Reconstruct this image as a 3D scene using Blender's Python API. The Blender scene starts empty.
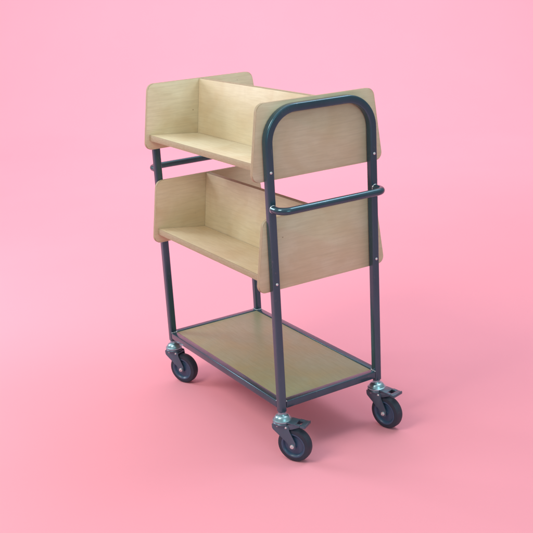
import bpy, bmesh, math
from mathutils import Vector, Matrix

scene = bpy.context.scene
COL = scene.collection
Z0 = -0.0205                                  # floor level in fitted coordinates
L, W = 0.7632, 0.1912                        # leg spacing, half width
T = 0.0125                                   # half tube
PLY = 0.0130

# ------------------------------------------------------------------ materials
def mat(name):
    m = bpy.data.materials.new(name); m.use_nodes = True
    nt = m.node_tree
    return m, nt, nt.nodes['Principled BSDF']

def N(nt, kind, **kw):
    n = nt.nodes.new(kind)
    for k, v in kw.items():
        if k.startswith('_'): setattr(n, k[1:], v)
        else: n.inputs[k.replace('_', ' ')].default_value = v
    return n

def mixc(nt, fac, a, b, mode='MIX'):
    n = nt.nodes.new('ShaderNodeMix'); n.data_type = 'RGBA'; n.blend_type = mode
    for sock, val in ((n.inputs[0], fac), (n.inputs[6], a), (n.inputs[7], b)):
        if hasattr(val, 'links') or isinstance(val, bpy.types.NodeSocket): nt.links.new(val, sock)
        elif isinstance(val, (int, float)): sock.default_value = val
        else: sock.default_value = (*val, 1)
    return n.outputs[2]

def ramp(nt, src, stops):
    r = nt.nodes.new('ShaderNodeValToRGB')
    e = r.color_ramp.elements
    while len(e) < len(stops): e.new(0.5)
    for el, (p, c) in zip(e, stops):
        el.position = p; el.color = (c, c, c, 1) if isinstance(c, (int, float)) else (*c, 1)
    nt.links.new(src, r.inputs[0]); return r.outputs[0]

def coords(nt, scale, rand=True):
    tc = nt.nodes.new('ShaderNodeTexCoord'); mp = nt.nodes.new('ShaderNodeMapping')
    mp.inputs['Scale'].default_value = scale
    if rand:
        oi = nt.nodes.new('ShaderNodeObjectInfo')
        mul = nt.nodes.new('ShaderNodeVectorMath'); mul.operation = 'SCALE'
        mul.inputs[0].default_value = (37.0, 19.0, 53.0)
        nt.links.new(oi.outputs['Random'], mul.inputs['Scale'])
        ad = nt.nodes.new('ShaderNodeVectorMath'); ad.operation = 'ADD'
        nt.links.new(tc.outputs['Object'], ad.inputs[0]); nt.links.new(mul.outputs[0], ad.inputs[1])
        nt.links.new(ad.outputs[0], mp.inputs['Vector'])
    else:
        nt.links.new(tc.outputs['Object'], mp.inputs['Vector'])
    return mp.outputs[0]

def noise(nt, vec, scale, detail=4, rough=0.55, dist=0.0):
    n = N(nt, 'ShaderNodeTexNoise', Scale=scale, Detail=detail, Roughness=rough, Distortion=dist)
    nt.links.new(vec, n.inputs['Vector']); return n.outputs[0]

def birch(name, tone):
    m, nt, b = mat(name)
    v1 = coords(nt, (1, 1, 1)); v2 = coords(nt, (1.3, 2.4, 2.4)); v3 = coords(nt, (7, 110, 110))
    cloud = noise(nt, v1, 7, 3, 0.5, 0.6)
    fig = noise(nt, v2, 5, 5, 0.6, 1.8)
    fine = noise(nt, v3, 2.2, 3, 0.65)
    c = mixc(nt, ramp(nt, fig, [(0.30, 0), (0.72, 1)]), tone[0], tone[1])
    c = mixc(nt, ramp(nt, cloud, [(0.42, 0), (0.68, 0.75)]), c, tone[2])
    c = mixc(nt, ramp(nt, fine, [(0.38, 0.22), (0.58, 0)]), c, tone[3])
    # narrow cathedral lines of the rotary-cut veneer
    wv = N(nt, 'ShaderNodeTexWave', Scale=6.0, Distortion=9.0, Detail=3.0)
    wv.inputs['Detail Scale'].default_value = 1.3; wv.bands_direction = 'Y'
    nt.links.new(coords(nt, (0.55, 2.4, 2.4)), wv.inputs['Vector'])
    c = mixc(nt, ramp(nt, wv.outputs['Fac'], [(0.0, 0.15), (0.40, 0.0)]), c, tone[3])
    # sparse pin knots
    vo = N(nt, 'ShaderNodeTexVoronoi', Scale=15.0); nt.links.new(coords(nt, (1, 1.5, 1)), vo.inputs['Vector'])
    k = ramp(nt, vo.outputs['Distance'], [(0.025, 1), (0.055, 0)])
    sel = ramp(nt, noise(nt, v1, 3.0, 1), [(0.52, 0), (0.56, 0.85)])
    mk = nt.nodes.new('ShaderNodeMath'); mk.operation = 'MULTIPLY'
    nt.links.new(k, mk.inputs[0]); nt.links.new(sel, mk.inputs[1])
    c = mixc(nt, mk.outputs[0], c, (0.20, 0.12, 0.06))
    oi = nt.nodes.new('ShaderNodeObjectInfo')
    c = mixc(nt, ramp(nt, oi.outputs['Random'], [(0.0, 0.0), (1.0, 0.30)]), c, tone[2])
    nt.links.new(c, b.inputs['Base Color'])
    b.inputs['Roughness'].default_value = 0.42
    nt.links.new(ramp(nt, fine, [(0.3, 0.46), (0.7, 0.36)]), b.inputs['Roughness'])
    b.inputs['Specular IOR Level'].default_value = 0.45
    bp = N(nt, 'ShaderNodeBump', Strength=0.12, Distance=0.0006)
    nt.links.new(fine, bp.inputs['Height']); nt.links.new(bp.outputs[0], b.inputs['Normal'])
    return m

def ply_edge(name):
    m, nt, b = mat(name)
    tc = nt.nodes.new('ShaderNodeTexCoord'); sp = nt.nodes.new('ShaderNodeSeparateXYZ')
    nt.links.new(tc.outputs['Object'], sp.inputs[0])
    ml = nt.nodes.new('ShaderNodeMath'); ml.operation = 'MULTIPLY'; ml.inputs[1].default_value = 1 / 0.0034
    nt.links.new(sp.outputs['Z'], ml.inputs[0])
    fr = nt.nodes.new('ShaderNodeMath'); fr.operation = 'FRACT'; nt.links.new(ml.outputs[0], fr.inputs[0])
    s = ramp(nt, fr.outputs[0], [(0.42, 0), (0.5, 1)])
    c = mixc(nt, s, (0.50, 0.45, 0.31), (0.32, 0.26, 0.165))
    n = noise(nt, coords(nt, (1, 1, 6)), 60, 3)
    c = mixc(nt, ramp(nt, n, [(0.35, 0.35), (0.65, 0)]), c, (0.30, 0.20, 0.11))
    nt.links.new(c, b.inputs['Base Color']); b.inputs['Roughness'].default_value = 0.6
    return m

def steel(name, col, metal, rough, var=0.25, wear=0.0, dust=(0.22, 0.24, 0.26)):
    m, nt, b = mat(name)
    v = coords(nt, (1, 1, 0.35))
    n = noise(nt, v, 30, 3, 0.5); n2 = noise(nt, v, 9, 3)
    c = mixc(nt, ramp(nt, n2, [(0.35, 0), (0.7, 1)]), col, tuple(x * (1 + var) for x in col))
    if wear:
        wv = noise(nt, coords(nt, (1, 1, 0.5)), 85, 6, 0.7)
        c = mixc(nt, ramp(nt, wv, [(0.62, 0), (0.70, wear)]), c, dust)
    nt.links.new(c, b.inputs['Base Color'])
    b.inputs['Metallic'].default_value = metal
    nt.links.new(ramp(nt, n, [(0.3, rough * 0.8), (0.7, min(1, rough * 1.25))]), b.inputs['Roughness'])
    bp = N(nt, 'ShaderNodeBump', Strength=0.04, Distance=0.0005)
    nt.links.new(n, bp.inputs['Height']); nt.links.new(bp.outputs[0], b.inputs['Normal'])
    return m

BIRCH = birch('birch_veneer', [(0.73, 0.665, 0.50), (0.665, 0.585, 0.405), (0.61, 0.49, 0.31), (0.46, 0.385, 0.25)])
DECK = birch('lacquered_birch_deck', [(0.275, 0.31, 0.215), (0.255, 0.27, 0.165), (0.30, 0.26, 0.13), (0.18, 0.19, 0.12)])
EDGE = ply_edge('plywood_edge')
STEEL = steel('blue_grey_steel', (0.052, 0.106, 0.142), 0.62, 0.22, 0.25, 0.45)
for m_ in (STEEL,):
    p_ = m_.node_tree.nodes['Principled BSDF']; p_.inputs['Coat Weight'].default_value = 0.2; p_.inputs['Coat Roughness'].default_value = 0.10; p_.inputs['Specular IOR Level'].default_value = 0.3
BOLT = steel('bright_zinc_bolt', (0.70, 0.72, 0.75), 0.6, 0.30, 0.0)
WELD = steel('weld_bead', (0.42, 0.46, 0.50), 0.8, 0.32, 0.3)
ZINC = steel('bright_zinc_plate', (0.30, 0.47, 0.53), 0.85, 0.30, 0.2)
FORK = steel('blue_black_fork_steel', (0.085, 0.145, 0.195), 0.6, 0.34, 0.25, 0.4)
TYRE = steel('dark_rubber', (0.019, 0.031, 0.052), 0.0, 0.6, 0.3, 0.5, (0.06, 0.065, 0.075))
DISC = steel('dark_blue_plastic', (0.038, 0.085, 0.155), 0.0, 0.36, 0.2, 0.3, (0.12, 0.13, 0.15))

bd, nt, b = mat('pink_paper')
n = noise(nt, coords(nt, (1, 1, 1), False), 1.3, 3)
c = mixc(nt, ramp(nt, n, [(0.3, 0), (0.7, 1)]), (0.86, 0.354, 0.436), (0.845, 0.346, 0.428))
nt.links.new(c, b.inputs['Base Color']); b.inputs['Roughness'].default_value = 0.95
b.inputs['Specular IOR Level'].default_value = 0.05
nf = noise(nt, coords(nt, (1, 1, 1), False), 400, 3)
bp = N(nt, 'ShaderNodeBump', Strength=0.05, Distance=0.0004)
nt.links.new(nf, bp.inputs['Height']); nt.links.new(bp.outputs[0], b.inputs['Normal'])
PINK = bd

# ------------------------------------------------------------------ mesh helpers
def link(name, bm, mats, parent, M=None, smooth=35):
    bmesh.ops.recalc_face_normals(bm, faces=bm.faces)
    me = bpy.data.meshes.new(name); bm.to_mesh(me); bm.free()
    for m in (mats if isinstance(mats, (list, tuple)) else [mats]): me.materials.append(m)
    for p in me.polygons: p.use_smooth = True
    me.set_sharp_from_angle(angle=math.radians(smooth))
    o = bpy.data.objects.new(name, me); COL.objects.link(o)
    if parent: o.parent = parent
    if M is not None: o.matrix_local = M
    return o

def extrude_poly(bm, pts, z0, z1, bevel=0.0, seg=2, edge_index=0):
    """pts: closed outline in local XY, thickness along local Z."""
    lo = [bm.verts.new((x, y, z0)) for x, y in pts]; hi = [bm.verts.new((x, y, z1)) for x, y in pts]
    f0 = bm.faces.new(lo[::-1]); f1 = bm.faces.new(hi); side = []
    k = len(pts)
    for i in range(k):
        f = bm.faces.new((lo[i], lo[(i + 1) % k], hi[(i + 1) % k], hi[i])); f.material_index = edge_index; side.append(f)
    if bevel:
        es = list({e for f in (f0, f1) for e in f.edges})
        bmesh.ops.bevel(bm, geom=es, offset=bevel, segments=seg, affect='EDGES', profile=0.5, material=edge_index)
    return bm

def round_poly(corners, r, seg=8):
    out = []; k = len(corners)
    rs = r if isinstance(r, (list, tuple)) else [r] * k
    for i in range(k):
        p = Vector(corners[i]); a = (Vector(corners[i - 1]) - p).normalized(); c = (Vector(corners[(i + 1) % k]) - p).normalized()
        rr = rs[i]
        if rr <= 0: out.append(tuple(p)); continue
        half = a.angle(c) / 2; d = rr / math.tan(half)
        cen = p + (a + c).normalized() * rr / math.sin(half)
        s = p + a * d - cen; e = p + c * d - cen
        a0 = math.atan2(s.y, s.x); a1 = math.atan2(e.y, e.x); da = (a1 - a0 + math.pi) % (2 * math.pi) - math.pi
        for j in range(seg + 1):
            t = a0 + da * j / seg; out.append((cen.x + rr * math.cos(t), cen.y + rr * math.sin(t)))
    return out

def box(bm, x0, x1, y0, y1, z0, z1, bevel=0.0, seg=2):
    t = bmesh.new()
    r = bmesh.ops.create_cube(t, size=1, matrix=Matrix.Translation(((x0 + x1) / 2, (y0 + y1) / 2, (z0 + z1) / 2)) @ Matrix.Diagonal((x1 - x0, y1 - y0, z1 - z0, 1)))
    if bevel: bmesh.ops.bevel(t, geom=t.edges[:], offset=bevel, segments=seg, affect='EDGES', profile=0.5)
    me = bpy.data.meshes.new('t'); t.to_mesh(me); t.free(); bm.from_mesh(me); bpy.data.meshes.remove(me)

def sweep(bm, path, prof, up):
    """profile (a,b): a along side, b along 'up' reference (constant vector normal to a planar path)."""
    up = Vector(up).normalized(); rings = []
    for i, p in enumerate(path):
        p = Vector(p)
        d = (Vector(path[min(i + 1, len(path) - 1)]) - Vector(path[max(i - 1, 0)])).normalized()
        s = d.cross(up).normalized()
        rings.append([bm.verts.new(p + s * a + up * bb) for a, bb in prof])
    k = len(prof)
    for i in range(len(rings) - 1):
        for j in range(k):
            bm.faces.new((rings[i][j], rings[i][(j + 1) % k], rings[i + 1][(j + 1) % k], rings[i + 1][j]))
    bm.faces.new(rings[0][::-1]); bm.faces.new(rings[-1])

def lathe(bm, prof, M=Matrix(), seg=48):
    """prof: (r,z) list, closed loop round local Z."""
    rings = []
    for r, z in prof:
        if r < 1e-6: rings.append([bm.verts.new(M @ Vector((0, 0, z)))])
        else: rings.append([bm.verts.new(M @ Vector((r * math.cos(2 * math.pi * i / seg), r * math.sin(2 * math.pi * i / seg), z))) for i in range(seg)])
    for a, c in zip(rings, rings[1:]):
        for i in range(seg):
            j = (i + 1) % seg
            if len(a) == 1 and len(c) == 1: continue
            if len(a) == 1: bm.faces.new((a[0], c[i], c[j]))
            elif len(c) == 1: bm.faces.new((a[i], a[j], c[0]))
            else: bm.faces.new((a[i], a[j], c[j], c[i]))

def arc(c, r, a0, a1, n):
    return [(c[0] + r * math.cos(math.radians(a0 + (a1 - a0) * i / n)), c[1] + r * math.sin(math.radians(a0 + (a1 - a0) * i / n))) for i in range(n + 1)]

# ------------------------------------------------------------------ the trolley
root = bpy.data.objects.new('book_trolley', None); COL.objects.link(root)
root.empty_display_size = 0.2
root.location = (-L / 2, 0, 0)
root['label'] = 'blue-grey steel and birch plywood book trolley on castors, standing on pink paper'
root['category'] = 'book trolley'
RL = Matrix.Translation((L / 2, 0, 0))       # trolley-local coordinates from near-end coordinates
def at(x, y, z): return RL @ Matrix.Translation((x, y, z))

# end frames: one square tube bent into an arch
ZT = 1.100 - Z0; ZB = 0.1460 - Z0; R = 0.098
prof = round_poly([(-T, -T), (T, -T), (T, T), (-T, T)], 0.0050, 5)
path = [(0, -W, ZB), (0, -W, 0.30), (0, -W, 0.60), (0, -W, ZT - R - 0.05)]
path += [(0, y, z) for y, z in arc((-W + R, ZT - R), R, 180, 90, 16)]
path += [(0, y, z) for y, z in arc((W - R, ZT - R), R, 90, 0, 16)]
path += [(0, W, ZT - R - 0.05), (0, W, 0.60), (0, W, 0.30), (0, W, ZB)]
frames = []
for x, s in ((0, 1), (-L, -1)):
    bm = bmesh.new(); sweep(bm, path, prof, (1, 0, 0))
    f = link('end_frame', bm, STEEL, root, at(x, 0, 0), 30); frames.append(f)
    for yy in (-W, W):
        for zz in (0.920 - Z0, 0.5746 - Z0):
            bb = bmesh.new()
            lathe(bb, [(0, 0.0028), (0.0022, 0.0026), (0.0040, 0.0015), (0.0046, 0.0), (0.0046, -0.001), (0, -0.001)], seg=20)
            link('bolt', bb, BOLT, f, Matrix.Translation((s * T, yy, zz)) @ Matrix.Rotation(s * math.pi / 2, 4, 'Y'))
    # push handle: round tube standing off the outer face of the legs
    zh = 0.8102 - Z0; ro = 0.0115; off = 0.050; rb = 0.029
    pts = [(s * T, -W), (s * (T + off - rb), -W)]
    a = arc((0, 0), rb, 180, 90, 10)
    pth = [(0.0 + T, -W)] + [(T + off - rb + rb * math.sin(t), -W + rb - rb * math.cos(t)) for t in [math.pi / 2 * i / 10 for i in range(11)]]
    pth += [(T + off - rb + rb * math.cos(t), W - rb + rb * math.sin(t)) for t in [math.pi / 2 * i / 10 for i in range(11)]] + [(T, W)]
    bm = bmesh.new()
    circ = [(ro * math.cos(2 * math.pi * i / 20), ro * math.sin(2 * math.pi * i / 20)) for i in range(20)]
    sweep(bm, [(s * px, py, 0) for px, py in pth], circ, (0, 0, 1))
    h = link('push_handle', bm, STEEL, root, at(x, 0, zh), 40)
    for yy in (-W, W):                       # bright weld bead where the handle meets the leg
        bb = bmesh.new(); pr = [(ro - 0.001, -0.0002), (ro + 0.0014, 0.0), (ro + 0.0012, 0.0014), (ro + 0.0003, 0.0026), (ro - 0.001, 0.0028), (ro - 0.001, -0.0002)]
        lathe(bb, pr, seg=24)
        link('weld', bb, WELD, h, Matrix.Translation((s * T, yy, 0)) @ Matrix.Rotation(s * math.pi / 2, 4, 'Y'))

# base rails and deck
zt = 0.1801 - Z0
def rail(p0, p1, half_len_axis):
    bm = bmesh.new(); box(bm, p0[0], p1[0], p0[1], p1[1], p0[2], p1[2], 0.0028, 3)
    rl = link('base_rail', bm, STEEL, root, RL, 30)
    along_x = (p1[0] - p0[0]) > (p1[1] - p0[1])
    for end in (0, 1):                       # a short lumpy weld bead where the rail top meets each leg
        wb = bmesh.new()
        for q in range(8):
            t_ = (q + 0.5) / 8
            if along_x: pos = ((p0[0], p1[0])[end], p0[1] + (p1[1] - p0[1]) * t_, p1[2] - 0.0003)
            else: pos = (p0[0] + (p1[0] - p0[0]) * t_, (p0[1], p1[1])[end], p1[2] - 0.0003)
            rad = 0.0024 + 0.0007 * math.sin(q * 2.3 + end * 1.7 + p0[1] * 40)
            bmesh.ops.create_icosphere(wb, subdivisions=2, radius=rad, matrix=Matrix.Translation(pos) @ Matrix.Diagonal((1, 1, 0.8, 1)))
        link('weld', wb, WELD, rl, None, 60)
e = 0.0006
for s in (-1, 1):
    y0, y1 = sorted((s * (W + T - e), s * (W - T + e)))
    rail((-L + T, y0, zt - 0.0250), (-T, y1, zt), 0)
    xa = 0 if s == 1 else -L
    rail((xa - T + e, -W + T, zt - 0.0250 + 0.0), (xa + T - e, W - T, zt), 1)
bm = bmesh.new()
hx, hy = L / 2 - T - 0.0006, W - T - 0.0006
extrude_poly(bm, [(-hx, -hy), (hx, -hy), (hx, hy), (-hx, hy)], -0.012, 0.0, 0.0008, 2, 1)
link('bottom_shelf', bm, [DECK, EDGE], root, at(-L / 2, 0, zt - 0.0025))

# two slanted tiers: end panels, back boards, shelves
pt, pb = 0.2119, 0.2432
tiers = [(1.1207 - Z0, 0.8909 - Z0, 0.9263 - Z0, 0.9447 - Z0), (0.7745 - Z0, 0.5460 - Z0, 0.5736 - Z0, 0.5999 - Z0)]
def frame_m(origin, xa, ya, za):
    m = Matrix((xa, ya, za)).transposed().to_4x4(); m.translation = origin; return RL @ m
for (ztop, zbot, zback, zfront) in tiers:
    zc = (ztop + zbot) / 2; hh = (ztop - zbot) / 2
    outline = round_poly([(-pb, -hh), (pb, -hh), (pt, hh), (-pt, hh)], [0.022, 0.022, 0.026, 0.026], 8)
    for xin in (-T - PLY - 0.0003, -L + T + 0.0003):
        bm = bmesh.new(); extrude_poly(bm, outline, 0, PLY, 0.0012, 2, 1)
        link('end_panel', bm, [BIRCH, EDGE], root, frame_m(Vector((xin, 0, zc)), Vector((0, 1, 0)), Vector((0, 0, 1)), Vector((1, 0, 0))))
    xl, xr = -L + T + PLY + 0.0006, -T - PLY - 0.0006
    xm, hl = (xl + xr) / 2, (xr - xl) / 2
    for s in (-1, 1):
        # sloped back board, leaning away from its shelf towards the middle
        p_top = Vector((0, s * 0.0090, ztop - 0.001)); p_bot = Vector((0, s * 0.0310, zback))
        up = (p_top - p_bot).normalized(); ln = (p_top - p_bot).length
        nrm = Vector((1, 0, 0)).cross(up)
        if nrm.y * s < 0: xa = Vector((-1, 0, 0)); nrm = -nrm
        else: xa = Vector((1, 0, 0))
        bm = bmesh.new(); extrude_poly(bm, [(-hl, -0.008), (hl, -0.008), (hl, ln), (-hl, ln)], -0.0088, 0, 0.0008, 2, 1)
        link('back_board', bm, [BIRCH, EDGE], root, frame_m(Vector((xm, p_bot.y, p_bot.z)), xa, up, nrm))
        # shelf sloping down to the back board
        a = Vector((0, s * 0.2237, zfront)); c = Vector((0, s * 0.0318, zback))
        d = (a - c).normalized(); dl = (a - c).length
        nz = Vector((1, 0, 0)).cross(d); xa = Vector((1, 0, 0))
        if nz.z < 0: xa = -xa; nz = -nz
        bm = bmesh.new(); extrude_poly(bm, [(-hl, 0), (hl, 0), (hl, dl), (-hl, dl)], -0.0205, 0, 0.0012, 2, 1)
        link('shelf', bm, [BIRCH, EDGE], root, frame_m(Vector((xm, c.y, c.z)), xa, d, nz))

# castors
def castor(x, y, theta, brake):
    c = bpy.data.objects.new('castor', None); COL.objects.link(c); c.parent = root
    c.matrix_local = at(x, y, 0) @ Matrix.Rotation(math.radians(theta), 4, 'Z') @ Matrix.Scale(1.09, 4)
    c.empty_display_size = 0.03
    ox, r, wd = 0.0385, 0.0525, 0.0145
    Ry = Matrix.Translation((ox, 0, r)) @ Matrix.Rotation(math.pi / 2, 4, 'X')      # local Z -> -Y (outer face)
    bm = bmesh.new()                                                                   # rubber tyre
    pr = [(0.0385, -wd), (0.044, -wd), (0.0495, -wd + .0015), (0.0514, -wd + .005), (r, -0.006), (r, 0.006), (0.0514, wd - .005), (0.0495, wd - .0015), (0.044, wd), (0.0385, wd), (0.0385, -wd)]
    lathe(bm, pr); link('tyre', bm, TYRE, c, Ry, 40)
    bm = bmesh.new()                                                                   # moulded wheel disc
    h = wd
    pr = [(0, h - .001), (0.010, h - .001), (0.011, h - .005), (0.030, h - .0065), (0.0325, h - .0015), (0.0345, h + .0004), (0.0383, h + .0004),
          (0.0383, -h - .0004), (0.0345, -h - .0004), (0.0325, -h + .0015), (0.030, -h + .0065), (0.011, -h + .005), (0.010, -h + .001), (0, -h + .001)]
    lathe(bm, pr); link('wheel_disc', bm, DISC, c, Ry, 40)
    bm = bmesh.new(); g = 0.0185                                                       # fork: two cheeks and a crown
    cheek = round_poly([(-0.026, 0.116), (0.029, 0.116), (0.031, 0.100), (ox + 0.010, r + 0.012), (ox + 0.010, r - 0.011), (ox - 0.011, r - 0.011), (ox - 0.013, r + 0.006), (-0.025, 0.100)],
                       [0.003, 0.003, 0.01, 0.01, 0.008, 0.008, 0.01, 0.012], 5)
    for sgn in (-1, 1):
        t = bmesh.new(); extrude_poly(t, cheek, -0.0012, 0.0012, 0.0006, 2)
        t.transform(Matrix.Translation((0, sgn * g, 0)) @ Matrix.Rotation(math.pi / 2, 4, 'X'))
        me = bpy.data.meshes.new('t'); t.to_mesh(me); t.free(); bm.from_mesh(me); bpy.data.meshes.remove(me)
    lathe(bm, [(0, 0.1135), (0.0270, 0.1135), (0.0285, 0.1155), (0.0285, 0.1195), (0.0265, 0.1215), (0, 0.1215)])
    box(bm, -0.010, 0.030, -g + 0.0015, g - 0.0015, 0.1075, 0.113, 0.001)
    link('fork', bm, FORK, c, None, 35)
    bm = bmesh.new()                                                                   # bright swivel head
    lathe(bm, [(0, 0.1218), (0.0265, 0.1218), (0.0282, 0.1232), (0.0286, 0.1260), (0.0280, 0.1275), (0.0250, 0.1288), (0.0235, 0.1315), (0.0215, 0.1360), (0.0180, 0.1395), (0.0135, 0.1410), (0.0112, 0.1450), (0.0112, 0.150), (0.0095, 0.1505), (0.0095, 0.156), (0, 0.156)])
    link('swivel_head', bm, ZINC, c, None, 35)
    for sgn in (1, -1):                                                                # axle bolt
        bm = bmesh.new()
        lathe(bm, [(0, 0.0085), (0.0022, 0.0083), (0.0026, 0.004), (0.0058, 0.0038), (0.0062, 0.003), (0.0062, 0.0), (0, 0.0)], seg=6 if sgn < 0 else 18)
        link('axle_bolt', bm, BOLT, c, Matrix.Translation((ox, -sgn * (g + 0.0012), r)) @ Matrix.Rotation(sgn * math.pi / 2, 4, 'X'), 25)
    for sx, sz in ((-0.008, 0.111), (0.020, 0.110)):                                   # rivets on the fork crown
        bm = bmesh.new(); lathe(bm, [(0, 0.003), (0.0022, 0.0024), (0.0036, 0.0), (0, 0.0)], seg=14)
        link('rivet', bm, BOLT, c, Matrix.Translation((sx, -g - 0.0012, sz)) @ Matrix.Rotation(math.pi / 2, 4, 'X'))
    if brake:
        bm = bmesh.new()
        # arms running out over the wheel, then a foot pad with an open window
        for yy in (-0.0165, 0.0165):
            t = bmesh.new()
            extrude_poly(t, round_poly([(0.008, 0.108), (0.030, 0.121), (0.062, 0.126), (0.066, 0.119), (0.040, 0.1075), (0.014, 0.1)], 0.003, 4), -0.0015, 0.0015, 0.0006)
            t.transform(Matrix.Translation((0, yy, 0)) @ Matrix.Rotation(math.pi / 2, 4, 'X'))
            me = bpy.data.meshes.new('t'); t.to_mesh(me); t.free(); bm.from_mesh(me); bpy.data.meshes.remove(me)
        t = bmesh.new()
        box(t, 0.024, 0.050, -0.0195, 0.0195, -0.002, 0.002, 0.0012)
        box(t, 0.0502, 0.066, -0.0210, -0.0105, -0.003, 0.003, 0.0012)
        box(t, 0.0502, 0.066, 0.0105, 0.0210, -0.003, 0.003, 0.0012)
        box(t, 0.0662, 0.083, -0.0210, 0.0210, -0.0045, 0.003, 0.0014)
        box(t, 0.0795, 0.083, -0.0195, 0.0195, 0.0026, 0.0056, 0.001)
        t.transform(Matrix.Translation((0, 0, 0.1275)) @ Matrix.Rotation(math.radians(4), 4, 'Y'))
        me = bpy.data.meshes.new('t'); t.to_mesh(me); t.free(); bm.from_mesh(me); bpy.data.meshes.remove(me)
        link('brake_pedal', bm, FORK, c, None, 35)

castor(0, -W, 30, True)
castor(0, W, 14, True)
castor(-L, -W, 26, False)
castor(-L, W, 35, False)

# ------------------------------------------------------------------ backdrop: seamless paper sweep
YAW = 2.6008942
bm = bmesh.new()
prof = [(-5.0, 0.0), (-2, 0), (0, 0), (2.5, 0.0), (5.0, 0.0)] + [(5.0 + 3.2 * math.sin(t), 3.2 - 3.2 * math.cos(t)) for t in [math.pi / 2 * i / 40 for i in range(1, 41)]] + [(8.2, 7.0)]
NX = 12; HW = 9.0
rows = [[bm.verts.new((a, -HW + 2 * HW * j / NX, z)) for j in range(NX + 1)] for a, z in prof]
for r0, r1 in zip(rows, rows[1:]):
    for j in range(NX): bm.faces.new((r0[j], r0[j + 1], r1[j + 1], r1[j]))
bk = link('backdrop', bm, PINK, None, Matrix.Translation((-L / 2, 0, 0)) @ Matrix.Rotation(YAW, 4, 'Z'), 60)
bk['kind'] = 'structure'
bk['label'] = 'seamless pale pink paper floor curving up into the background'

# ------------------------------------------------------------------ light
def area(name, loc, target, size, power, color, size_y=None, spread=180):
    ld = bpy.data.lights.new(name, 'AREA'); ld.energy = power; ld.color = color
    ld.shape = 'RECTANGLE'; ld.size = size; ld.size_y = size_y or size; ld.spread = math.radians(spread)
    o = bpy.data.objects.new(name, ld); COL.objects.link(o); o.location = loc
    o.rotation_euler = (Vector(target) - Vector(loc)).to_track_quat('-Z', 'Y').to_euler()
    return o
F = Vector((math.cos(YAW), math.sin(YAW), 0)); Rt = Vector((math.sin(YAW), -math.cos(YAW), 0))
C0 = Vector((-L / 2, 0, 0))
area('key_softbox', C0 + Vector((0.35, -2.35, 3.1)), C0 + Vector((0, 0, 0.4)), 1.2, 52, (1.0, 0.90, 0.75))
area('added_rim_light', C0 + Vector((-2.4, -1.8, 1.95)), C0 + Vector((0, 0, 0.5)), 0.9, 38, (0.95, 0.98, 1.0), 1.1)  # unseen lamp added for rail edge highlights and more shadow to the right
area('added_top_light', Vector((0.25, 1.15, 2.75)), Vector((-0.1, 0, 0.8)), 1.1, 15, (0.92, 0.97, 1.0), 0.7)  # added out of view to put highlights on handle, arch and near rail
area('added_overhead_light', C0 + F * 3.6 + Vector((0, 0, 6.6)), C0 + F * 3.6, 10.0, 190, (0.95, 0.98, 1.0))  # large unseen lamp added to even out the light on the paper
area('added_cool_fill', C0 + Vector((3.6, -0.3, 1.6)), C0 + Vector((0, 0, 0.6)), 1.4, 17, (0.58, 1.0, 0.93))  # added fill, greenish to offset pink bounce on the near end
area('added_backdrop_wash', C0 + F * 3.4 + Vector((0, 0, 5.0)), C0 + F * 8.0 + Vector((0, 0, 1.4)), 10.0, 350, (0.97, 0.98, 1.0), 1.0)  # unseen lamp added to brighten the sweep behind the trolley

w = bpy.data.worlds.new('World'); scene.world = w; w.use_nodes = True
bg = w.node_tree.nodes['Background']
nt = w.node_tree
tc = nt.nodes.new('ShaderNodeTexCoord'); sp = nt.nodes.new('ShaderNodeSeparateXYZ'); nt.links.new(tc.outputs['Generated'], sp.inputs[0])
mr = nt.nodes.new('ShaderNodeMapRange'); mr.inputs['From Min'].default_value = 0.0; mr.inputs['From Max'].default_value = 1.0
mr.inputs['To Min'].default_value = 0.30; mr.inputs['To Max'].default_value = 0.66
nt.links.new(sp.outputs['Z'], mr.inputs['Value']); nt.links.new(mr.outputs[0], bg.inputs['Strength'])
bg.inputs['Color'].default_value = (0.83, 0.95, 1.0, 1)

# ------------------------------------------------------------------ camera (fitted)
yaw, pitch, roll, fpx = 2.5965119, 0.3134029, -0.0570021, 955.240
Fv = Vector((math.cos(pitch) * math.cos(yaw), math.cos(pitch) * math.sin(yaw), -math.sin(pitch)))
Rv = Vector((math.sin(yaw), -math.cos(yaw), 0)); Uv = Rv.cross(Fv)
R2 = Rv * math.cos(roll) + Uv * math.sin(roll); U2 = -Rv * math.sin(roll) + Uv * math.cos(roll)
cam = bpy.data.cameras.new('Camera'); co = bpy.data.objects.new('Camera', cam); COL.objects.link(co)
m = Matrix((R2, U2, -Fv)).transposed().to_4x4(); m.translation = (2.341811, -1.634769, 1.524675 - Z0)
co.matrix_world = m
cam.sensor_width = 36; cam.lens = fpx / 533 * 36
cam.shift_x = -0.74 / 533; cam.shift_y = -0.8 / 533
cam.clip_end = 100; scene.camera = co

scene.view_settings.view_transform = 'Standard'; scene.view_settings.look = 'None'
scene.view_settings.exposure = 0; scene.view_settings.gamma = 1
scene.render.resolution_x = 1024; scene.render.resolution_y = 1024
